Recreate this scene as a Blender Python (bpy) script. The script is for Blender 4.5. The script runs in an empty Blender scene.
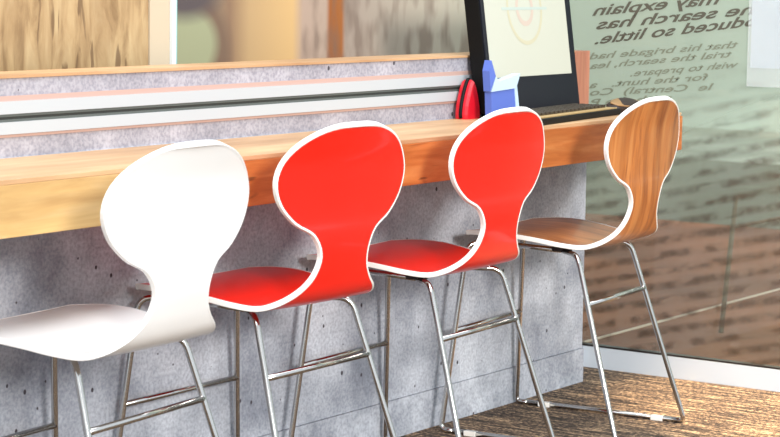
import bpy, bmesh, math, random
from mathutils import Vector, Matrix, noise
random.seed(7)
SC = bpy.context.scene
COL = SC.collection

# ---------------------------------------------------------------- camera
AZ, PITCH, ROLL = 0.597579, 0.113763, 0.014476
CAM = Vector((-7.1573, -3.9716, 1.5502))
h = Vector((math.cos(AZ), math.sin(AZ), 0)); r = Vector((math.sin(AZ), -math.cos(AZ), 0))
fw = h*math.cos(PITCH) + Vector((0, 0, -math.sin(PITCH))); up = r.cross(fw)
r2 = r*math.cos(ROLL) + up*math.sin(ROLL); u2 = -r*math.sin(ROLL) + up*math.cos(ROLL)
cd = bpy.data.cameras.new('camera'); cam = bpy.data.objects.new('camera', cd); COL.objects.link(cam)
cd.sensor_width = 36; cd.lens = 2152.96/780*36; cd.clip_end = 200
cam.matrix_world = Matrix(((r2.x, u2.x, -fw.x, CAM.x), (r2.y, u2.y, -fw.y, CAM.y), (r2.z, u2.z, -fw.z, CAM.z), (0, 0, 0, 1)))
cd.dof.use_dof = True; cd.dof.focus_distance = 6.7; cd.dof.aperture_fstop = 9.0
SC.camera = cam

# ---------------------------------------------------------------- light
SC.view_settings.view_transform = 'Standard'; SC.view_settings.look = 'None'
SC.view_settings.gamma = 1; SC.view_settings.use_curve_mapping = False
SC.view_settings.exposure = 0.66
W = bpy.data.worlds.new('sky'); SC.world = W; W.use_nodes = True
bg = W.node_tree.nodes['Background']; bg.inputs['Color'].default_value = (0.84, 0.93, 1.0, 1); bg.inputs['Strength'].default_value = 0.8
sd = bpy.data.lights.new('sun', 'SUN'); sun = bpy.data.objects.new('sun', sd); COL.objects.link(sun)
sd.energy = 1.75; sd.angle = math.radians(9); sd.color = (1.0, 0.95, 0.89)
ELEV = math.radians(16); SAZ = Vector((-0.56, -0.83, 0)).normalized()
to_sun = SAZ*math.cos(ELEV) + Vector((0, 0, math.sin(ELEV)))
sun.rotation_euler = to_sun.to_track_quat('Z', 'Y').to_euler()
ad_ = bpy.data.lights.new('added_overhead_fill', 'AREA'); pnl = bpy.data.objects.new('added_overhead_fill', ad_); COL.objects.link(pnl)
ad_.shape = 'RECTANGLE'; ad_.size = 5; ad_.size_y = 1.6; ad_.energy = 62; ad_.color = (.92, .96, 1.0); pnl.location = (-2.6, -.9, 3.1)  # fill added out of view overhead to brighten the seats; no fixture there
# added warm spot without a fixture, brightens the carpet by the printed window
pd = bpy.data.lights.new('added_carpet_spot', 'SPOT'); spot = bpy.data.objects.new('added_carpet_spot', pd); COL.objects.link(spot)
pd.energy = 820; pd.color = (1.0, 0.76, 0.50); pd.spot_size = math.radians(33); pd.spot_blend = .6; pd.shadow_soft_size = .06
spot.location = (.05, -1.5, 2.9); spot.rotation_euler = (spot.location - Vector((.12, -.95, 0))).to_track_quat('Z', 'Y').to_euler()

# ---------------------------------------------------------------- materials
def mat(name):
    m = bpy.data.materials.new(name); m.use_nodes = True
    nt = m.node_tree; b = nt.nodes['Principled BSDF']
    return m, nt, b
def lin(c):
    return tuple(((v/255)/12.92 if v/255 <= .04045 else (((v/255)+.055)/1.055)**2.4) for v in c) + (1,)
def N(nt, t, **k):
    n = nt.nodes.new(t)
    for a, v in k.items():
        if a in n.inputs.keys(): n.inputs[a].default_value = v
        else: setattr(n, a, v)
    return n
def plain(name, c, rough=.5, metal=0, coat=0, emit=None):
    m, nt, b = mat(name)
    b.inputs['Base Color'].default_value = lin(c); b.inputs['Roughness'].default_value = rough
    b.inputs['Metallic'].default_value = metal; b.inputs['Coat Weight'].default_value = coat; b.inputs['Coat Roughness'].default_value = .08
    if emit: b.inputs['Emission Color'].default_value = lin(c); b.inputs['Emission Strength'].default_value = emit
    return m
def ramp(nt, stops):
    cr = nt.nodes.new('ShaderNodeValToRGB')
    el = cr.color_ramp.elements
    while len(el) < len(stops): el.new(.5)
    for e, (p, c) in zip(el, stops): e.position = p; e.color = c if len(c) == 4 else lin(c)
    return cr
def coords(nt, scale=(1, 1, 1), rot=(0, 0, 0), loc=(0, 0, 0)):
    tc = nt.nodes.new('ShaderNodeTexCoord'); mp = nt.nodes.new('ShaderNodeMapping')
    mp.inputs['Scale'].default_value = scale; mp.inputs['Rotation'].default_value = rot; mp.inputs['Location'].default_value = loc
    nt.links.new(tc.outputs['Object'], mp.inputs['Vector']); return mp.outputs['Vector']
def mix(nt, fac, a, b, mode='MIX'):
    m = nt.nodes.new('ShaderNodeMix'); m.data_type = 'RGBA'; m.blend_type = mode
    for i, v in ((0, fac), (6, a), (7, b)):
        if isinstance(v, (int, float, tuple)): m.inputs[i].default_value = v
        else: nt.links.new(v, m.inputs[i])
    return m.outputs[2]
def concrete(name, c1, c2, dots=1.0):
    m, nt, b = mat(name)
    n1 = N(nt, 'ShaderNodeTexNoise', Scale=3.2, Detail=6, Roughness=.62); nt.links.new(coords(nt), n1.inputs['Vector'])
    cr = ramp(nt, [(.33, c1), (.66, c2)]); nt.links.new(n1.outputs['Fac'], cr.inputs['Fac'])
    n2 = N(nt, 'ShaderNodeTexNoise', Scale=95, Detail=2, Roughness=.6); nt.links.new(coords(nt), n2.inputs['Vector'])
    c2r = ramp(nt, [(.32, (208, 208, 213)), (.62, (255, 255, 255))]); nt.links.new(n2.outputs['Fac'], c2r.inputs['Fac'])
    col = mix(nt, .9, cr.outputs['Color'], c2r.outputs['Color'], 'MULTIPLY')
    if dots:
        v = N(nt, 'ShaderNodeTexVoronoi', Scale=20); nt.links.new(coords(nt, (1, 1, .8), (0, .3, 0)), v.inputs['Vector'])
        # each pore opens only in some cells
        sep = nt.nodes.new('ShaderNodeSeparateColor'); nt.links.new(v.outputs['Color'], sep.inputs[0])
        th = N(nt, 'ShaderNodeMapRange'); nt.links.new(sep.outputs[0], th.inputs['Value'])
        th.inputs['From Min'].default_value = .12; th.inputs['From Max'].default_value = 1; th.inputs['To Min'].default_value = 0; th.inputs['To Max'].default_value = .125
        lt = N(nt, 'ShaderNodeMath', operation='LESS_THAN'); nt.links.new(v.outputs['Distance'], lt.inputs[0]); nt.links.new(th.outputs[0], lt.inputs[1])
        col = mix(nt, lt.outputs[0], col, lin((62, 58, 66)))
    nt.links.new(col, b.inputs['Base Color']); b.inputs['Roughness'].default_value = .8
    bp = N(nt, 'ShaderNodeBump', Strength=.15, Distance=.004); nt.links.new(n2.outputs['Fac'], bp.inputs['Height']); nt.links.new(bp.outputs[0], b.inputs['Normal'])
    return m
def wood(name, dark, mid, light, grain=(1, 14, 14), knots=True, rough=.45, sc=3.0, coat=0.0, knotc=(96, 52, 24), kth=.67):
    m, nt, b = mat(name)
    n1 = N(nt, 'ShaderNodeTexNoise', Scale=sc, Detail=7, Roughness=.6, Distortion=.6); nt.links.new(coords(nt, grain), n1.inputs['Vector'])
    cr = ramp(nt, [(.28, dark), (.5, mid), (.72, light)]); nt.links.new(n1.outputs['Fac'], cr.inputs['Fac'])
    col = cr.outputs['Color']
    n3 = N(nt, 'ShaderNodeTexNoise', Scale=sc*.55, Detail=3, Roughness=.5); nt.links.new(coords(nt, tuple(g*.9 for g in grain), loc=(3, 1, 5)), n3.inputs['Vector'])
    c3 = ramp(nt, [(.3, (214, 206, 200)), (.62, (255, 255, 255))]); nt.links.new(n3.outputs['Fac'], c3.inputs['Fac'])
    col = mix(nt, 1.0, col, c3.outputs['Color'], 'MULTIPLY')
    if knots:
        v = N(nt, 'ShaderNodeTexNoise', Scale=sc*1.5, Detail=2, Roughness=.5, Distortion=1.2); nt.links.new(coords(nt, tuple(g*.55 for g in grain), loc=(1.7, 4, 2)), v.inputs['Vector'])
        kr = ramp(nt, [(kth, (0, 0, 0)), (kth+.06, (255, 255, 255))]); nt.links.new(v.outputs['Fac'], kr.inputs['Fac'])
        k2 = N(nt, 'ShaderNodeMath', operation='MULTIPLY'); nt.links.new(kr.outputs['Color'], k2.inputs[0]); k2.inputs[1].default_value = .75
        col = mix(nt, k2.outputs[0], col, lin(knotc))
    nt.links.new(col, b.inputs['Base Color']); b.inputs['Roughness'].default_value = rough; b.inputs['Coat Weight'].default_value = coat
    return m

M = {}
M['concrete'] = concrete('concrete', (136, 142, 154), (206, 212, 221))
M['concrete_pale'] = concrete('concrete_pale', (142, 141, 150), (184, 182, 190))
M['counter_top'] = wood('counter_top_oak', (196, 154, 112), (206, 166, 124), (216, 178, 138), (1, 6, 6), knots=False, rough=.45)
M['fascia_pale'] = wood('fascia_pale_oak', (206, 164, 104), (218, 180, 120), (228, 194, 140), (1, 10, 10), knots=False)
M['fascia_orange'] = wood('fascia_orange_oak', (172, 92, 42), (196, 116, 58), (214, 142, 82), (1, 10, 10))
M['plank'] = wood('rustic_plank', (132, 104, 70), (172, 144, 104), (190, 166, 126), (8, 8, 2.0), sc=2.6, knotc=(92, 66, 42), kth=.61)
M['ply'] = wood('walnut_ply', (138, 72, 32), (200, 122, 60), (216, 146, 84), (12, 1.6, 1.3), sc=2.6, rough=.3, coat=.4)
M['red'] = plain('red_lacquer', (250, 27, 4), .34, coat=.35)
M['white'] = plain('white_lacquer', (244, 242, 240), .3, coat=.5)
M['rim'] = plain('white_edge', (250, 248, 242), .4)
M['chrome'] = plain('chrome', (196, 193, 190), .13, 1)
M['black'] = plain('black_plastic', (9, 9, 10), .55)
M['black'].node_tree.nodes['Principled BSDF'].inputs['Specular IOR Level'].default_value = .2
M['dark'] = plain('dark_mount', (46, 34, 30), .5)
M['rail_white'] = plain('rail_white', (178, 184, 188), .4)
M['rail_pink'] = plain('rail_edge', (184, 154, 144), .5)
M['rail_slot'] = plain('rail_slot', (84, 92, 90), .5)
M['rail_slot_dark'] = plain('rail_slot_dark', (40, 46, 44), .5)
M['base_white'] = plain('baseboard_white', (206, 216, 226), .45)
M['base_grey'] = plain('base_return', (150, 156, 166), .5)
M['seal'] = plain('window_seal', (34, 28, 26), .6)
M['endblock'] = wood('end_panel', (164, 104, 84), (184, 124, 100), (200, 142, 116), (10, 10, 1), knots=False)
M['glass_edge'] = plain('glass_edge', (128, 176, 172), .15)
M['post'] = plain('post_white', (206, 212, 213), .4)
M['navy'] = plain('bezel_navy_black', (14, 16, 28), .4)
M['navy'].node_tree.nodes['Principled BSDF'].inputs['Specular IOR Level'].default_value = .25
M['gold'] = plain('gold_deck', (196, 164, 112), .4, .35)
M['key'] = plain('dark_keys', (52, 42, 32), .5)
M['page'] = plain('lit_page', (171, 172, 159), .5, emit=.22)
M['page_yellow'] = plain('lit_page_yellow', (172, 167, 143), .5, emit=.22)
M['page_pink'] = plain('lit_page_pink', (175, 160, 148), .5, emit=.22)
M['page_blue'] = plain('lit_page_blue', (160, 171, 164), .5, emit=.22)
M['pouch_red'] = plain('pouch_red', (216, 20, 40), .4)
M['blue'] = plain('bag_blue', (88, 112, 196), .5)
M['paleblue'] = plain('bag_pale_blue', (190, 214, 234), .45)
M['letter'] = plain('print_ink', (84, 80, 68), .7)
M['letter_soft'] = plain('print_ink_soft', (118, 122, 104), .7)

# carpet: streaks of brown loops running away from the wall
m, nt, b = mat('carpet'); M['carpet'] = m
s1 = N(nt, 'ShaderNodeTexNoise', Scale=3.0, Detail=5, Roughness=.7); nt.links.new(coords(nt, (16, 1.6, 1)), s1.inputs['Vector'])
s2 = N(nt, 'ShaderNodeTexNoise', Scale=75, Detail=3, Roughness=.8); nt.links.new(coords(nt, (1.3, .8, 1)), s2.inputs['Vector'])
ad = N(nt, 'ShaderNodeMath', operation='ADD'); nt.links.new(s1.outputs['Fac'], ad.inputs[0]); nt.links.new(s2.outputs['Fac'], ad.inputs[1])
hf = N(nt, 'ShaderNodeMath', operation='MULTIPLY'); nt.links.new(ad.outputs[0], hf.inputs[0]); hf.inputs[1].default_value = .5
cr = ramp(nt, [(.43, (22, 17, 15)), (.49, (84, 68, 56)), (.53, (122, 100, 80)), (.59, (212, 180, 142))]); nt.links.new(hf.outputs[0], cr.inputs['Fac'])
nt.links.new(cr.outputs['Color'], b.inputs['Base Color']); b.inputs['Roughness'].default_value = .95
bp = N(nt, 'ShaderNodeBump', Strength=.6, Distance=.01); nt.links.new(s2.outputs['Fac'], bp.inputs['Height']); nt.links.new(bp.outputs[0], b.inputs['Normal'])

# ---------------------------------------------------------------- mesh helpers
def link(name, bm, m, parent=None, smooth=False, kind=None):
    me = bpy.data.meshes.new(name); bmesh.ops.recalc_face_normals(bm, faces=bm.faces); bm.to_mesh(me); bm.free()
    for x in (m if isinstance(m, (list, tuple)) else [m]): me.materials.append(x)
    if smooth:
        for p in me.polygons: p.use_smooth = True
    o = bpy.data.objects.new(name, me); COL.objects.link(o)
    if parent: o.parent = parent
    if kind: o['kind'] = kind
    return o
def box(bm, a, b_, bevel=0):
    vs = [bm.verts.new((x, y, z)) for x in (a[0], b_[0]) for y in (a[1], b_[1]) for z in (a[2], b_[2])]
    f = [(0, 1, 3, 2), (4, 6, 7, 5), (0, 4, 5, 1), (2, 3, 7, 6), (0, 2, 6, 4), (1, 5, 7, 3)]
    fs = [bm.faces.new([vs[i] for i in q]) for q in f]
    if bevel:
        es = list({e for q in fs for e in q.edges})
        bmesh.ops.bevel(bm, geom=es, offset=bevel, segments=2, affect='EDGES', profile=.7)
    return bm
def boxo(name, a, b_, m, parent=None, bevel=0, kind=None):
    return link(name, box(bmesh.new(), a, b_, bevel), m, parent, kind=kind)
def tube(bm, pts, rad, seg=14, caps=True):
    pts = [Vector(p) for p in pts]; rings = []
    t0 = (pts[1]-pts[0]).normalized(); a = Vector((0, 0, 1)) if abs(t0.z) < .9 else Vector((1, 0, 0)); nrm = t0.cross(a).normalized()
    for i, p in enumerate(pts):
        t = ((pts[min(i+1, len(pts)-1)]-pts[i]).normalized() + (pts[i]-pts[max(i-1, 0)]).normalized()).normalized()
        nrm = (nrm - t*nrm.dot(t)).normalized(); bn = t.cross(nrm)
        rings.append([bm.verts.new(p + (nrm*math.cos(k*2*math.pi/seg) + bn*math.sin(k*2*math.pi/seg))*rad) for k in range(seg)])
    for A, B in zip(rings, rings[1:]):
        for k in range(seg): bm.faces.new((A[k], A[(k+1) % seg], B[(k+1) % seg], B[k]))
    if caps: bm.faces.new(rings[0][::-1]); bm.faces.new(rings[-1])
    return bm
def fillet(P, rad, n=7):
    """polyline with its inner corners rounded"""
    P = [Vector(p) for p in P]; out = [P[0]]
    for a, b_, c in zip(P, P[1:], P[2:]):
        d = min(rad, (a-b_).length*.49, (c-b_).length*.49)
        s = b_ + (a-b_).normalized()*d; e = b_ + (c-b_).normalized()*d
        for k in range(n+1):
            t = k/n; out.append(s*(1-t)**2 + b_*2*t*(1-t) + e*t*t)
    out.append(P[-1]); return out
def thing(name, label, cat, loc=(0, 0, 0), rz=0, group=None):
    o = bpy.data.objects.new(name, None); COL.objects.link(o); o.location = loc; o.rotation_euler = (0, 0, rz)
    o['label'] = label; o['category'] = cat
    if group: o['group'] = group
    return o

# ---------------------------------------------------------------- the setting
ZT, ZB, OV, ZL = 1.0565, 0.9198, 0.422, 1.2703
XG = 0.287
boxo('floor', (-11, -9, -.1), (XG+.01, 6.5, 0), M['carpet'], kind='structure')
boxo('wall_back', (-9, 0, .131), (0, .16, ZT), M['concrete'], kind='structure')
boxo('baseboard_back', (-9, -.007, 0), (0.0015, .16, .1295), M['concrete'], kind='structure')
# upstand above the counter, with the rail let into it
boxo('trim_1', (-9, .003, ZT), (-.113, .16, 1.263), M['concrete_pale'], kind='structure')
boxo('trim_2', (-9, -.002, 1.263), (-.113, .165, ZL), M['counter_top'], kind='structure')
boxo('trim_3', (-.112, -.004, ZT+.0005), (-.002, .166, 1.268), M['endblock'], kind='structure', bevel=.002)
rail = thing('cable_rail', 'long white cable rail with a dark slot on the grey upstand behind the counter', 'cable rail', (-4.5, 0, 1.109))
def rbox(nm, z0, z1, m, y0): boxo(nm, (-4.4, y0, z0-1.109), (4.38, .0028, z1-1.109), m, rail)
rbox('edge_strip', 1.203, 1.217, M['rail_pink'], -.001); rbox('edge_strip', 1.109, 1.117, M['rail_pink'], -.001)
rbox('cover', 1.170, 1.203, M['rail_white'], -.006); rbox('cover', 1.117, 1.149, M['rail_white'], -.006)
bm = bmesh.new(); box(bm, (-4.4, -.003, 1.149-1.109), (4.38, .0028, 1.156-1.109)); box(bm, (-4.4, -.003, 1.163-1.109), (4.38, .0028, 1.170-1.109)); link('slot_lip', bm, M['rail_slot'], rail)
boxo('slot', (-4.4, -.001, 1.156-1.109), (4.38, .0028, 1.163-1.109), M['rail_slot_dark'], rail)

# ---------------------------------------------------------------- counter
ct = thing('bar_counter', 'long thick wooden bar counter projecting from the concrete wall above the stools', 'counter', (0, 0, ZB))
boxo('worktop', (-9, -OV+.004, ZT-.012-ZB), (-.05, -.0075, ZT-ZB), M['counter_top'], ct, bevel=.0015)
boxo('core', (-9, -OV+.022, 0), (-.052, -.004, ZT-.0125-ZB), M['fascia_orange'], ct)
bm = box(bmesh.new(), (-9, -OV, 0), (-2.745, -OV+.021, ZT-.0125-ZB), .0015); o = link('fascia', bm, M['fascia_pale'], ct); o['label'] = 'pale yellow oak fascia board'
bm = box(bmesh.new(), (-2.743, -OV, 0), (-.048, -OV+.021, ZT-.0125-ZB), .0015); o = link('fascia', bm, M['fascia_orange'], ct); o['label'] = 'orange brown knotty fascia board'

# ---------------------------------------------------------------- right window with printed film
win = bpy.data.objects.new('window_1', None); COL.objects.link(win); win.location = (XG, 0, 0); win['kind'] = 'structure'
m, nt, b = mat('printed_film'); M['film'] = m
nt.nodes.remove(b); out = [n for n in nt.nodes if n.type == 'OUTPUT_MATERIAL'][0]
# soft rows of small print: rows climb towards -Y on the pane
ang = math.radians(-13)
cv = coords(nt, (1, 1, 1), (ang*-1, 0, 0))
sp = nt.nodes.new('ShaderNodeSeparateXYZ'); nt.links.new(cv, sp.inputs[0])
rw = N(nt, 'ShaderNodeMath', operation='MULTIPLY'); nt.links.new(sp.outputs['Z'], rw.inputs[0]); rw.inputs[1].default_value = 2*math.pi/.058
sn = N(nt, 'ShaderNodeMath', operation='SINE'); nt.links.new(rw.outputs[0], sn.inputs[0])
rr = N(nt, 'ShaderNodeMapRange'); nt.links.new(sn.outputs[0], rr.inputs['Value']); rr.inputs['From Min'].default_value = -.7; rr.inputs['From Max'].default_value = 1.0
wn = N(nt, 'ShaderNodeTexNoise', Scale=1.0, Detail=5, Roughness=.72); 
mp2 = nt.nodes.new('ShaderNodeMapping'); mp2.inputs['Scale'].default_value = (1, 13, 12); nt.links.new(cv, mp2.inputs['Vector']); nt.links.new(mp2.outputs[0], wn.inputs['Vector'])
wr = N(nt, 'ShaderNodeMapRange'); nt.links.new(wn.outputs['Fac'], wr.inputs['Value']); wr.inputs['From Min'].default_value = .30; wr.inputs['From Max'].default_value = .64
wd = N(nt, 'ShaderNodeTexNoise', Scale=1.0, Detail=1.5, Roughness=.5); mp3 = nt.nodes.new('ShaderNodeMapping'); mp3.inputs['Scale'].default_value = (1, 8.5, 17.24); mp3.inputs['Location'].default_value = (0, 3, 1)
nt.links.new(cv, mp3.inputs['Vector']); nt.links.new(mp3.outputs[0], wd.inputs['Vector'])
wg = N(nt, 'ShaderNodeMapRange'); nt.links.new(wd.outputs['Fac'], wg.inputs['Value']); wg.inputs['From Min'].default_value = .40; wg.inputs['From Max'].default_value = .52; wg.inputs['To Min'].default_value = .12
pm0 = N(nt, 'ShaderNodeMath', operation='MULTIPLY'); nt.links.new(rr.outputs[0], pm0.inputs[0]); nt.links.new(wr.outputs[0], pm0.inputs[1])
pm = N(nt, 'ShaderNodeMath', operation='MULTIPLY'); nt.links.new(pm0.outputs[0], pm.inputs[0]); nt.links.new(wg.outputs[0], pm.inputs[1])
# print block only below and right of the big lettering
blk = N(nt, 'ShaderNodeTexCoord'); sb = nt.nodes.new('ShaderNodeSeparateXYZ'); nt.links.new(blk.outputs['Object'], sb.inputs[0])
lim = N(nt, 'ShaderNodeMath', operation='MULTIPLY_ADD'); nt.links.new(sb.outputs['Y'], lim.inputs[0]); lim.inputs[1].default_value = .42; nt.links.new(sb.outputs['Z'], lim.inputs[2])
bl = N(nt, 'ShaderNodeMapRange'); nt.links.new(lim.outputs[0], bl.inputs['Value']); bl.inputs['From Min'].default_value = 1.08; bl.inputs['From Max'].default_value = .55
pk = N(nt, 'ShaderNodeMath', operation='MULTIPLY'); nt.links.new(pm.outputs[0], pk.inputs[0]); nt.links.new(bl.outputs[0], pk.inputs[1])
ps = N(nt, 'ShaderNodeMath', operation='MULTIPLY'); nt.links.new(pk.outputs[0], ps.inputs[0]); ps.inputs[1].default_value = .62
tr = N(nt, 'ShaderNodeBsdfTransparent', Color=(.95, .97, .95, 1)); df = N(nt, 'ShaderNodeBsdfDiffuse'); tl = N(nt, 'ShaderNodeBsdfTranslucent')
df.inputs['Color'].default_value = lin((188, 200, 184)); tl.inputs['Color'].default_value = lin((188, 200, 184))
ink = N(nt, 'ShaderNodeBsdfDiffuse', Color=lin((78, 58, 44)))
m1 = N(nt, 'ShaderNodeMixShader', Fac=.5); nt.links.new(df.outputs[0], m1.inputs[1]); nt.links.new(tl.outputs[0], m1.inputs[2])
# the film is thinner where the small print block starts
fa = N(nt, 'ShaderNodeMapRange'); nt.links.new(bl.outputs[0], fa.inputs['Value']); fa.inputs['To Min'].default_value = .62; fa.inputs['To Max'].default_value = .09
m2 = N(nt, 'ShaderNodeMixShader'); nt.links.new(fa.outputs[0], m2.inputs[0]); nt.links.new(tr.outputs[0], m2.inputs[1]); nt.links.new(m1.outputs[0], m2.inputs[2])
gl = N(nt, 'ShaderNodeBsdfGlossy', Roughness=.03); m4 = N(nt, 'ShaderNodeMixShader'); nt.links.new(ps.outputs[0], m4.inputs[0]); nt.links.new(m2.outputs[0], m4.inputs[1]); nt.links.new(ink.outputs[0], m4.inputs[2])
m3 = N(nt, 'ShaderNodeMixShader', Fac=.04); nt.links.new(m4.outputs[0], m3.inputs[1]); nt.links.new(gl.outputs[0], m3.inputs[2])
nt.links.new(m3.outputs[0], out.inputs['Surface'])
boxo('pane', (0, -3.2, .092), (.008, 3.4, 3.0), M['film'], win)
boxo('frame', (-.004, -3.2, .0845), (.03, 3.4, .0915), M['seal'], win)
boxo('baseboard_right', (XG-.006, -3.2, 0), (XG+.04, .34, .0838), M['base_white'], kind='structure')
boxo('trim_4', (.012, .15, 0), (XG-.007, .165, .0838), M['base_grey'], kind='structure')

F = bpy.data.fonts.load('<builtin>') if '<builtin>' in [f.filepath for f in bpy.data.fonts] else None
def lettering(s, p0, p1, size, m, shear=0, bold=0.0):
    """a line of mirrored print on the pane from its first letter p0 (y,z) to its last p1 (y,z)"""
    cu = bpy.data.curves.new('printed_line', 'FONT'); cu.body = s; cu.size = 1; cu.shear = shear; cu.offset = bold; cu.extrude = 0
    o = bpy.data.objects.new('tmp', cu); COL.objects.link(o); dg = bpy.context.evaluated_depsgraph_get()
    me = bpy.data.meshes.new_from_object(o.evaluated_get(dg)); bpy.data.objects.remove(o)
    xs = [v.co.x for v in me.vertices]; x0, x1 = min(xs), max(xs)
    a = Vector((0, p0[0], p0[1])); d = Vector((0, p1[0], p1[1])) - a; k = d.length/(x1-x0); t = d.normalized(); n = Vector((0, -.62, 1))
    for v in me.vertices: v.co = a + t*((v.co.x-x0)*k) + n*(v.co.y*size) + Vector((-.0012, 0, 0))
    me.materials.append(m); q = bpy.data.objects.new('printed_line', me); COL.objects.link(q); q.parent = win
    return q
L1, L2 = M['letter'], M['letter_soft']
lettering('may explain', (-.384, 1.449), (.150, 1.393), .064, L1, 0, .02)
lettering('by the search has', (-.72, 1.436), (.135, 1.340), .062, L1, 0, .02)
lettering('produced so little.', (-.643, 1.386), (.138, 1.282), .062, L1, 0, .02)
for s, a, c_ in (('that his brigade had', (-.469, 1.288), (.160, 1.222)), ('trial the search, lea', (-.445, 1.252), (.159, 1.184)), ('wish to prepare.', (-.471, 1.213), (-.023, 1.162)),
                ('for the hunt.   a', (-.348, 1.161), (.160, 1.109)), ('le  Central)  Co', (-.366, 1.124), (.156, 1.080)), ('with the P', (-.198, 1.076), (.155, 1.040))):
    lettering(s, a, c_, .039, L2, 0, .014)

# ---------------------------------------------------------------- beyond the panes
m, nt, b = mat('paving'); M['paving'] = m
n1 = N(nt, 'ShaderNodeTexNoise', Scale=.8, Detail=4); nt.links.new(coords(nt), n1.inputs['Vector'])
cr = ramp(nt, [(.35, (104, 48, 16)), (.65, (150, 82, 40))]); nt.links.new(n1.outputs['Fac'], cr.inputs['Fac']); nt.links.new(cr.outputs['Color'], b.inputs['Base Color']); b.inputs['Roughness'].default_value = .9
boxo('ground', (XG+.05, -8, -.1), (5.2, 9, -.004), M['paving'], kind='structure')
boxo('ground', (5.2, -8, -.1), (9.5, 12, -.001), plain('olive_paving', (104, 98, 80), .9), kind='structure')
boxo('trim_7', (XG+.06, .42, -.003), (4.6, .432, .004), plain('pale_joint', (206, 186, 166), .6), kind='structure')
m, nt, b = mat('far_paving'); M['far'] = m
n1 = N(nt, 'ShaderNodeTexNoise', Scale=1.5, Detail=5); nt.links.new(coords(nt), n1.inputs['Vector'])
cr = ramp(nt, [(.35, (140, 140, 124)), (.65, (180, 180, 164))]); nt.links.new(n1.outputs['Fac'], cr.inputs['Fac']); nt.links.new(cr.outputs['Color'], b.inputs['Base Color']); b.inputs['Roughness'].default_value = .9
boxo('ground', (9.5, -8, -.1), (13, 14, .002), M['far'], kind='structure')
boxo('wall_far', (13, -8, 0), (13.3, 14, 4.0), plain('pale_green_render', (206, 220, 206), .8), kind='structure')

bf = thing('bench_frame', 'thin brown metal frame on the ground beyond the printed window', 'frame', (1.4, .083, 0))
fm_ = plain('brown_metal', (112, 92, 70), .5)
link('post', tube(bmesh.new(), [(0, 0, -.003), (.07, -.02, .60)], .011, 10), fm_, bf, smooth=True)
link('cross_rail', tube(bmesh.new(), [(.055, -.016, .46), (1.1, -.05, .47)], .008, 10), fm_, bf, smooth=True)

# clear sleeve with a pale sheet, taped on the room side of the pane
sl = thing('poster_sleeve', 'pale blue white sheet in a clear sleeve stuck high on the printed window', 'poster', (XG-.004, -.52, 1.22))
m, nt, b = mat('thin_paper'); b.inputs['Base Color'].default_value = lin((214, 224, 234)); b.inputs['Alpha'].default_value = .6; b.inputs['Roughness'].default_value = .6
pm_ = m
m, nt, b = mat('clear_film'); b.inputs['Base Color'].default_value = lin((225, 230, 230)); b.inputs['Alpha'].default_value = .28; b.inputs['Roughness'].default_value = .08
boxo('sheet', (-.0015, -.60, -.005), (0, -.012, .50), pm_, sl)
boxo('clear_pocket', (-.0035, -.62, -.075), (-.002, 0, .52), m, sl)

# printed wall panel behind the second window
m, nt, b = mat('mural_print'); M['mural'] = m
def ell(cx, cz, rx, rz, soft=.35):
    v = coords(nt, (1/rx, 1, 1/rz), loc=(-cx/rx, 0, -cz/rz)); q = N(nt, 'ShaderNodeVectorMath', operation='MULTIPLY'); nt.links.new(v, q.inputs[0]); q.inputs[1].default_value = (1, 0, 1)
    l = N(nt, 'ShaderNodeVectorMath', operation='LENGTH'); nt.links.new(q.outputs[0], l.inputs[0])
    g = N(nt, 'ShaderNodeMapRange'); nt.links.new(l.outputs['Value'], g.inputs['Value']); g.inputs['From Min'].default_value = 1+soft/2; g.inputs['From Max'].default_value = 1-soft/2; return g.outputs[0]
tcx = nt.nodes.new('ShaderNodeTexCoord'); sx_ = nt.nodes.new('ShaderNodeSeparateXYZ'); nt.links.new(tcx.outputs['Object'], sx_.inputs[0])
def xr(v): return (v+1.75)/2.05
mr = N(nt, 'ShaderNodeMapRange'); nt.links.new(sx_.outputs['X'], mr.inputs['Value']); mr.inputs['From Min'].default_value = -1.75; mr.inputs['From Max'].default_value = .30
base = ramp(nt, [(0, (150, 138, 120)), (xr(-1.50), (164, 146, 120)), (xr(-1.36), (146, 116, 92)), (xr(-1.25), (196, 164, 120)), (xr(-1.0), (222, 184, 128)), (xr(-.94), (190, 166, 150)), (xr(-.80), (190, 168, 152)), (xr(-.775), (166, 96, 40)),
   (xr(-.70), (170, 104, 50)), (xr(-.675), (176, 160, 148)), (xr(-.10), (196, 188, 174)), (1, (190, 190, 176))])
nt.links.new(mr.outputs[0], base.inputs['Fac']); col = base.outputs['Color']
col = mix(nt, ell(-1.585, 1.27, .23, .22, .25), col, lin((126, 102, 84)))
col = mix(nt, ell(-1.60, 1.30, .17, .125), col, lin((166, 170, 136)))
col = mix(nt, ell(-1.60, 1.49, .19, .10, .6), col, lin((92, 82, 84)))
st = N(nt, 'ShaderNodeTexNoise', Scale=1.0, Detail=1.5, Roughness=.5); nt.links.new(coords(nt, (17, 1, 7)), st.inputs['Vector'])
sr = N(nt, 'ShaderNodeMapRange'); nt.links.new(st.outputs['Fac'], sr.inputs['Value']); sr.inputs['From Min'].default_value = .42; sr.inputs['From Max'].default_value = .66
gt = N(nt, 'ShaderNodeMapRange'); nt.links.new(sx_.outputs['X'], gt.inputs['Value']); gt.inputs['From Min'].default_value = -.97; gt.inputs['From Max'].default_value = -.92; gt.inputs['To Max'].default_value = .62
mm = N(nt, 'ShaderNodeMath', operation='MULTIPLY'); nt.links.new(sr.outputs[0], mm.inputs[0]); nt.links.new(gt.outputs[0], mm.inputs[1])
col = mix(nt, mm.outputs[0], col, lin((124, 104, 92)))
col = mix(nt, 1.0, col, lin((228, 224, 220)), 'MULTIPLY')
nt.links.new(col, b.inputs['Base Color']); b.inputs['Roughness'].default_value = .8
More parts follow.
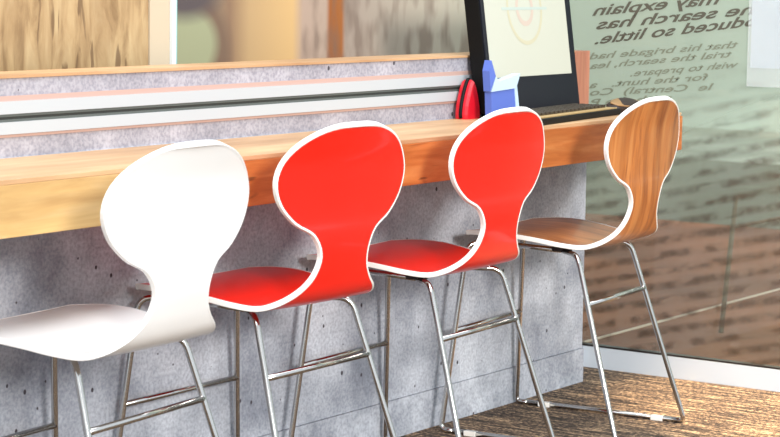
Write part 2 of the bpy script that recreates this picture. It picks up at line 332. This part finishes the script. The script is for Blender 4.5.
boxo('wall_mural', (-3.2, .65, 0), (XG-.012, .69, 2.4), M['mural'], kind='structure')

# panel and post behind the upstand
bm = box(bmesh.new(), (-6.5, .30, .9), (-2.19, .34, 2.2)); link('wall_left', bm, M['plank'], kind='structure')
boxo('trim_5', (-2.188, .295, .9), (-2.0965, .345, 2.2), plain('reveal_cream', (188, 172, 148), .6), kind='structure')
boxo('trim_6', (-2.096, .285, .9), (-2.077, .35, 2.2), M['post'], kind='structure')
w2 = bpy.data.objects.new('window_2', None); COL.objects.link(w2); w2.location = (-2.076, .3, .9); w2['kind'] = 'structure'
boxo('glass_edge', (0, -.006, 0), (.014, .014, 1.3), M['glass_edge'], w2)

# ---------------------------------------------------------------- stools
S = [(0.262, 0.6735, 0.2340), (0.1848, 0.6780, 0.2625), (0.0938, 0.6778, 0.2640), (-0.0013, 0.6690, 0.2520), (-0.0904, 0.6570, 0.2370), (-0.1621, 0.6536, 0.2215), (-0.2121, 0.6678, 0.2053), (-0.2452, 0.6919, 0.1728), (-0.2624, 0.7233, 0.1317), (-0.273, 0.7607, 0.106), (-0.2819, 0.8066, 0.1016), (-0.2847, 0.8569, 0.132), (-0.2843, 0.8925, 0.1995), (-0.2866, 0.9435, 0.2525), (-0.291, 1.0032, 0.2722), (-0.2968, 1.0591, 0.2504), (-0.31, 1.1094, 0.1884), (-0.3203, 1.1408, 0.0988), (-0.3328, 1.1499, -0.0135)]
KB, KS = (0.318, 0.071)
def catmull(S, m):
    Q = [[2*a-b_ for a, b_ in zip(S[0], S[1])]] + [list(s) for s in S] + [[2*a-b_ for a, b_ in zip(S[-1], S[-2])]]
    out = []
    for i in range(1, len(Q)-2):
        p0, p1, p2, p3 = Q[i-1:i+3]
        for k in range(m):
            t = k/m; out.append([.5*((2*b1)+(-a+c)*t+(2*a-5*b1+4*c-d)*t*t+(-a+3*b1-3*c+d)*t**3) for a, b1, c, d in zip(p0, p1, p2, p3)])
    out.append(Q[-2]); return out
def outline():
    D = catmull(S, 4)
    # rounded front lip before the first station, rounded crown at the last
    w0 = S[0][2]; y0, z0 = S[0][0], S[0][1]
    lip = []
    for k in range(9):
        a = k/8*math.pi/2; lip.append([y0 + .022*math.cos(a), z0 - .006*math.cos(a), (w0-.075) + .075*math.sin(a)])
    lip[0][2] = w0-.10
    lip = [[y0+.0222, z0-.0062, w0-.17], *lip][0:]
    D = lip[:-1] + D
    D = [d for d in D if d[2] > .012]
    return D
def shell_mesh(nu=20, th=.0140):
    D = outline(); n = len(D); rows = []; rows2 = []
    for i, (y, z, w) in enumerate(D):
        a, c = D[max(i-1, 0)], D[min(i+1, n-1)]
        t = Vector((0, c[0]-a[0], c[1]-a[1])).normalized(); nn = Vector((0, t.z, -t.y))   # towards the sitter
        if nn.length == 0: nn = Vector((0, 0, 1))
        f = min(max((z-.7)/.15, 0), 1); k = KS*(1-f)+KB*f
        A, B = [], []
        for j in range(nu+1):
            x = w*(-1+2*j/nu)
            # local tilt of the curved sheet
            nx = -2*k*x; nv = (nn + Vector((nx, 0, 0))).normalized()
            p = Vector((x, y, z)) + nn*(k*x*x); A.append(p + nv*th*.5); B.append(p - nv*th*.5)
        rows.append(A); rows2.append(B)
    return rows, rows2
def make_shell(face, edge, parent):
    A, B = shell_mesh(); n = len(A); nu = len(A[0])-1
    bm = bmesh.new()
    va = [[bm.verts.new(p) for p in row] for row in A]; vb = [[bm.verts.new(p) for p in row] for row in B]
    for i in range(n-1):
        for j in range(nu):
            bm.faces.new((va[i][j], va[i][j+1], va[i+1][j+1], va[i+1][j])); bm.faces.new((vb[i][j], vb[i+1][j], vb[i+1][j+1], vb[i][j+1]))
    sh = link('seat_shell', bm, face, parent, smooth=True)
    # band along the whole outline
    loop = [(i, 0) for i in range(n)] + [(n-1, j) for j in range(1, nu+1)] + [(i, nu) for i in range(n-2, -1, -1)] + [(0, j) for j in range(nu-1, 0, -1)]
    P = [(A[i][j], B[i][j]) for i, j in loop]; m_ = len(P); bm = bmesh.new(); R = []
    for k in range(m_):
        a, b_ = P[k]; mid = (a+b_)/2; tg = ((P[(k+1) % m_][0]+P[(k+1) % m_][1]) - (P[k-1][0]+P[k-1][1])).normalized(); th = (a-b_).normalized()
        o = tg.cross(th).normalized()
        R.append((a, b_, mid, th, o))
    c0 = sum((q[2] for q in R), Vector())/m_
    s = 1
    i0 = n*2//3  # a bulb station on the left: outward must be -x
    if R[i0][4].x > 0: s = -1
    rr = []
    for a, b_, mid, th, o in R:
        o = o*s; hh = .0076
        prof = [mid+th*hh-o*.004, mid+th*hh+o*.0012, mid+th*(hh-.0015)+o*.0026, mid-th*(hh-.0015)+o*.0026, mid-th*hh+o*.0012, mid-th*hh-o*.004]
        rr.append([bm.verts.new(p) for p in prof])
    for k in range(m_):
        q, w_ = rr[k], rr[(k+1) % m_]
        for t in range(6): bm.faces.new((q[t], q[(t+1) % 6], w_[(t+1) % 6], w_[t]))
    e = link('edge_band', bm, edge, sh, smooth=False)
    if face is not edge and face is not M['white']: e['label'] = 'white plywood edge running round the shell'
    return sh
AF, YF, YR = .2958, .331, -.3227
BF, YFB, ZFB, BR, YRB, ZRB = .2556, .304, .3463, .2407, -.1772, .4732
TR = .0089
def legline(sx, front, z):
    if front: t = z/ZFB; return Vector((sx*(AF+(BF-AF)*t), YF+(YFB-YF)*t, z))
    t = z/ZRB; return Vector((sx*(AF+(BR-AF)*t), YR+(YRB-YR)*t, z))
def make_stool(face, loc, rz, shell_t, label):
    t = thing('bar_stool', label, 'stool', loc, rz, 'bar stools at the counter')
    sh = make_shell(face, M['white'] if face is M['white'] else M['rim'], t)
    dr, dx, dy = shell_t; c, s = math.cos(rz), math.sin(rz)
    sh.location = (c*dx+s*dy, -s*dx+c*dy, 0); sh.rotation_euler = (0, 0, dr)
    zt_f, zt_r = .645, .632
    for sx in (1, -1):
        for fr in (True, False):
            top = legline(sx, fr, zt_f if fr else zt_r); foot = legline(sx, fr, TR); foot.z = TR
            mid = foot.copy(); mid.y *= .86
            inn = top.copy(); inn.x -= sx*.075; inn.y += (-.08 if fr else .09); inn.z += (-.003 if fr else .003)
            bm = tube(bmesh.new(), fillet([mid, foot, top, inn], .038), TR); link('leg', bm, M['chrome'], t, smooth=True)
            q = inn; cap = box(bmesh.new(), (q.x-.016, q.y-.03, q.z-.004), (q.x+.016, q.y+.03, q.z+.021), .004); link('mount', cap, M['dark'], t)
        a = legline(sx, True, zt_f); b_ = legline(sx, False, zt_r); a.x -= sx*.075; b_.x -= sx*.075; a.y -= .08; b_.y += .09; a.z -= .003; b_.z += .003
        link('seat_rail', tube(bmesh.new(), [a, b_], TR), M['chrome'], t, smooth=True)
        a = legline(sx, True, TR); b_ = legline(sx, False, TR); a.y *= .86; b_.y *= .86; a.z = b_.z = TR
        bm = tube(bmesh.new(), [a, b_], TR); ru = link('runner', bm, M['chrome'], t, smooth=True)
        for k in (.12, .90):
            p = a.lerp(b_, k); g = box(bmesh.new(), (p.x-.012, p.y-.022, 0.0), (p.x+.012, p.y+.022, .017), .003); g2 = link('foot_pad', g, M['rim'], ru)
    for z, fr, nm in ((ZFB, True, 'footrest_bar'), (ZRB, False, 'back_bar')):
        bm = tube(bmesh.new(), [legline(-1, fr, z), legline(1, fr, z)], .0088); link(nm, bm, M['chrome'], t, smooth=True)
    return t
ST = [
 ('ply', (-.7827, -.3776, 0), .0923, 0, 'natural brown wood stool with a white edge, nearest the printed window'),
 ('red', (-1.646, -.3726, 0), .0598, 1, 'red stool with a white edge, standing right beside the brown wood stool'),
 ('red', (-2.4441, -.3552, 0), .0097, 2, 'red stool with a white edge, standing next to the white stool'),
 ('white', (-3.248, -.4191, 0), .0918, 3, 'all white stool, nearest the camera and lowest in the row of four'),
]
DS = [[-0.0557, 0.0182, 0.0231], [-0.0401, 0.0223, 0.0176], [-0.0663, -0.009, -0.01], [-0.0557, -0.0437, -0.0434]]
for f, loc, rz, k, lab in ST:
    dr, dy, dx = DS[k]
    if k in (1, 2): dy += (.022, .012)[k-1]
    make_stool(M[f], loc, rz, (dr, dx, dy), lab)

# ---------------------------------------------------------------- things on the counter
# computer: thick black housing, big dark chin, lit page
cmp_ = thing('desktop_computer', 'thick black screen showing a pale page, leaning back on the wooden counter', 'computer', (-.87, -.10, ZT), math.radians(1))
LEAN = math.radians(8)
def tilt(o): o.rotation_euler = (-LEAN, 0, 0); o.location = (0, 0, .02); return o
tilt(boxo('housing', (0, 0, 0), (.645, .058, .52), M['black'], cmp_, bevel=.004))
tilt(boxo('bezel', (.003, -.004, .002), (.642, .0005, .518), M['navy'], cmp_, bevel=.002))
scr = tilt(boxo('screen', (.026, -.0055, .118), (.600, -.0042, .505), M['page'], cmp_))
def ring(nm, cx, cz, r0, r1, sx, m):
    bm = bmesh.new(); A = []; B = []
    for k in range(40):
        a = k/40*2*math.pi; A.append(bm.verts.new((cx+r0*sx*math.cos(a), -.0062, cz+r0*math.sin(a)))); B.append(bm.verts.new((cx+r1*sx*math.cos(a), -.0062, cz+r1*math.sin(a))))
    for k in range(40): bm.faces.new((A[k], A[(k+1) % 40], B[(k+1) % 40], B[k]))
    o = link(nm, bm, m, scr); return o
ring('logo_ring', .30, .36, .118, .132, .95, M['page_yellow']); ring('logo_ring', .30, .36, .048, .066, .95, M['page_pink'])
boxo('page_line', (.14, -.0064, .352), (.46, -.0058, .362), M['page_blue'], scr)
boxo('foot', (.06, 0, 0), (.585, .07, .014), M['black'], cmp_, bevel=.003)
# keyboard
kb = thing('keyboard', 'flat black keyboard with a gold deck, on the counter in front of the black screen', 'keyboard', (-1.10, -.412, ZT), math.radians(7))
boxo('base', (0, 0, 0), (.78, .19, .022), M['black'], kb, bevel=.005)
boxo('deck', (.012, .012, .0218), (.768, .178, .0262), M['gold'], kb, bevel=.001)
bm = bmesh.new(); nk = 0
KEYS = []
for rrow in range(5):
    n = 20
    for c_ in range(n):
        x = .025 + c_*(.725/n) + (rrow % 2)*.006; y = .045+rrow*.026
        KEYS.append((x, y))
km = box(bmesh.new(), (0, 0, 0), (.026, .019, .010), .002); kme = link('key', km, M['key'], kb); kme.location = (KEYS[0][0], KEYS[0][1], .026)
for x, y in KEYS[1:100]:
    k2 = kme.copy(); COL.objects.link(k2); k2.parent = kb; k2.location = (x, y, .026)

# red pouch, teardrop outline, leaning behind the screen
def teardrop(name, loc, w, hgt, dep, m, mt, label, cat):
    t = thing(name, label, cat, loc, 0)
    prof = [(-.5, 0), (-.53, .12), (-.48, .35), (-.34, .62), (-.16, .86), (0, 1.0), (.16, .86), (.34, .62), (.48, .35), (.53, .12), (.5, 0)]
    bm = bmesh.new(); F_ = []; n = len(prof)
    for yy, sc in ((-dep/2, .86), (-dep/2*.6, .97), (0, 1), (dep/2*.6, .97), (dep/2, .86)):
        F_.append([bm.verts.new((p[0]*w*sc, yy, max(0, p[1]*hgt*(sc*.5+.5)))) for p in prof])
    for A, B in zip(F_, F_[1:]):
        for k in range(n): bm.faces.new((A[k], A[(k+1) % n], B[(k+1) % n], B[k]))
    bm.faces.new(F_[0]); bm.faces.new(F_[-1][::-1]); link('pouch_body', bm, m, t, smooth=False)
    pts = [(p[0]*w*1.0, 0, p[1]*hgt+.004) for p in prof]
    bm = tube(bmesh.new(), fillet(pts, .02, 4), .0065, 8); e = link('trim_cord', bm, mt, t, smooth=True); e['label'] = 'black piped trim'
    return t
teardrop('pouch', (-.922, -.043, ZT), .085, .135, .05, M['pouch_red'], M['black'], 'small red pouch with black piping tucked at the left side of the black screen', 'pouch')

# blue gift bag with pale rim, before the lower left corner of the screen
bag = thing('paper_bag', 'small blue paper bag with pale blue edges before the black screen', 'bag', (-.90, -.150, ZT), math.radians(0))
def prism(nm, pts, y0, y1, m, parent):
    bm = bmesh.new(); A = [bm.verts.new((x, y0, z)) for x, z in pts]; B = [bm.verts.new((x+.004, y1, z)) for x, z in pts]; n = len(pts)
    bm.faces.new(A); bm.faces.new(B[::-1])
    for k in range(n): bm.faces.new((A[k], A[(k+1) % n], B[(k+1) % n], B[k]))
    return link(nm, bm, m, parent)
prism('body', [(-.06, 0), (.10, 0), (.085, .105), (-.068, .098)], -.014, .014, M['blue'], bag)
prism('side_strip', [(.10, 0), (.125, 0), (.095, .125), (.082, .105)], -.016, .016, M['paleblue'], bag)
prism('flap', [(-.07, .099), (.09, .106), (.115, .155), (-.02, .132), (-.045, .150)], -.018, .014, M['paleblue'], bag)
prism('fin', [(-.078, .100), (-.046, .152), (-.075, .205), (-.088, .170)], -.018, .012, M['blue'], bag)

# dark open case behind the keyboard's right end
cs = thing('spectacle_case', 'dark open case with a tan lid at the right end of the keyboard', 'case', (-.29, -.26, ZT), math.radians(8))
def arcshell(nm, w, d, h0, h1, m, th=.006, lift=0):
    bm = bmesh.new(); nu, nv = 14, 8; A = []; B = []
    for i in range(nu+1):
        u = i/nu; ra, rb = [], []
        for j in range(nv+1):
            v = j/nv; x = w*u; y = d*(v-.5)*(math.sin(math.pi*min(max(u, .02), .98))**.4)
            z = lift + h0 + h1*math.sin(math.pi*u)*math.sin(math.pi*v)**.7
            ra.append(bm.verts.new((x, y, z))); rb.append(bm.verts.new((x, y, z-th)))
        A.append(ra); B.append(rb)
    for i in range(nu):
        for j in range(nv):
            bm.faces.new((A[i][j], A[i][j+1], A[i+1][j+1], A[i+1][j])); bm.faces.new((B[i][j], B[i+1][j], B[i+1][j+1], B[i][j+1]))
    for i in range(nu):
        bm.faces.new((A[i][0], A[i+1][0], B[i+1][0], B[i][0])); bm.faces.new((A[i][nv], B[i][nv], B[i+1][nv], A[i+1][nv]))
    for j in range(nv):
        bm.faces.new((A[0][j], B[0][j], B[0][j+1], A[0][j+1])); bm.faces.new((A[nu][j], A[nu][j+1], B[nu][j+1], B[nu][j]))
    return link(nm, bm, m, cs, smooth=True)
arcshell('base', .24, .10, .03, .022, M['dark'], .028)
o = arcshell('lid', .25, .085, .048, .014, plain('case_tan', (150, 116, 76), .5), .004, -.012)
o.rotation_euler = (math.radians(14), 0, 0)
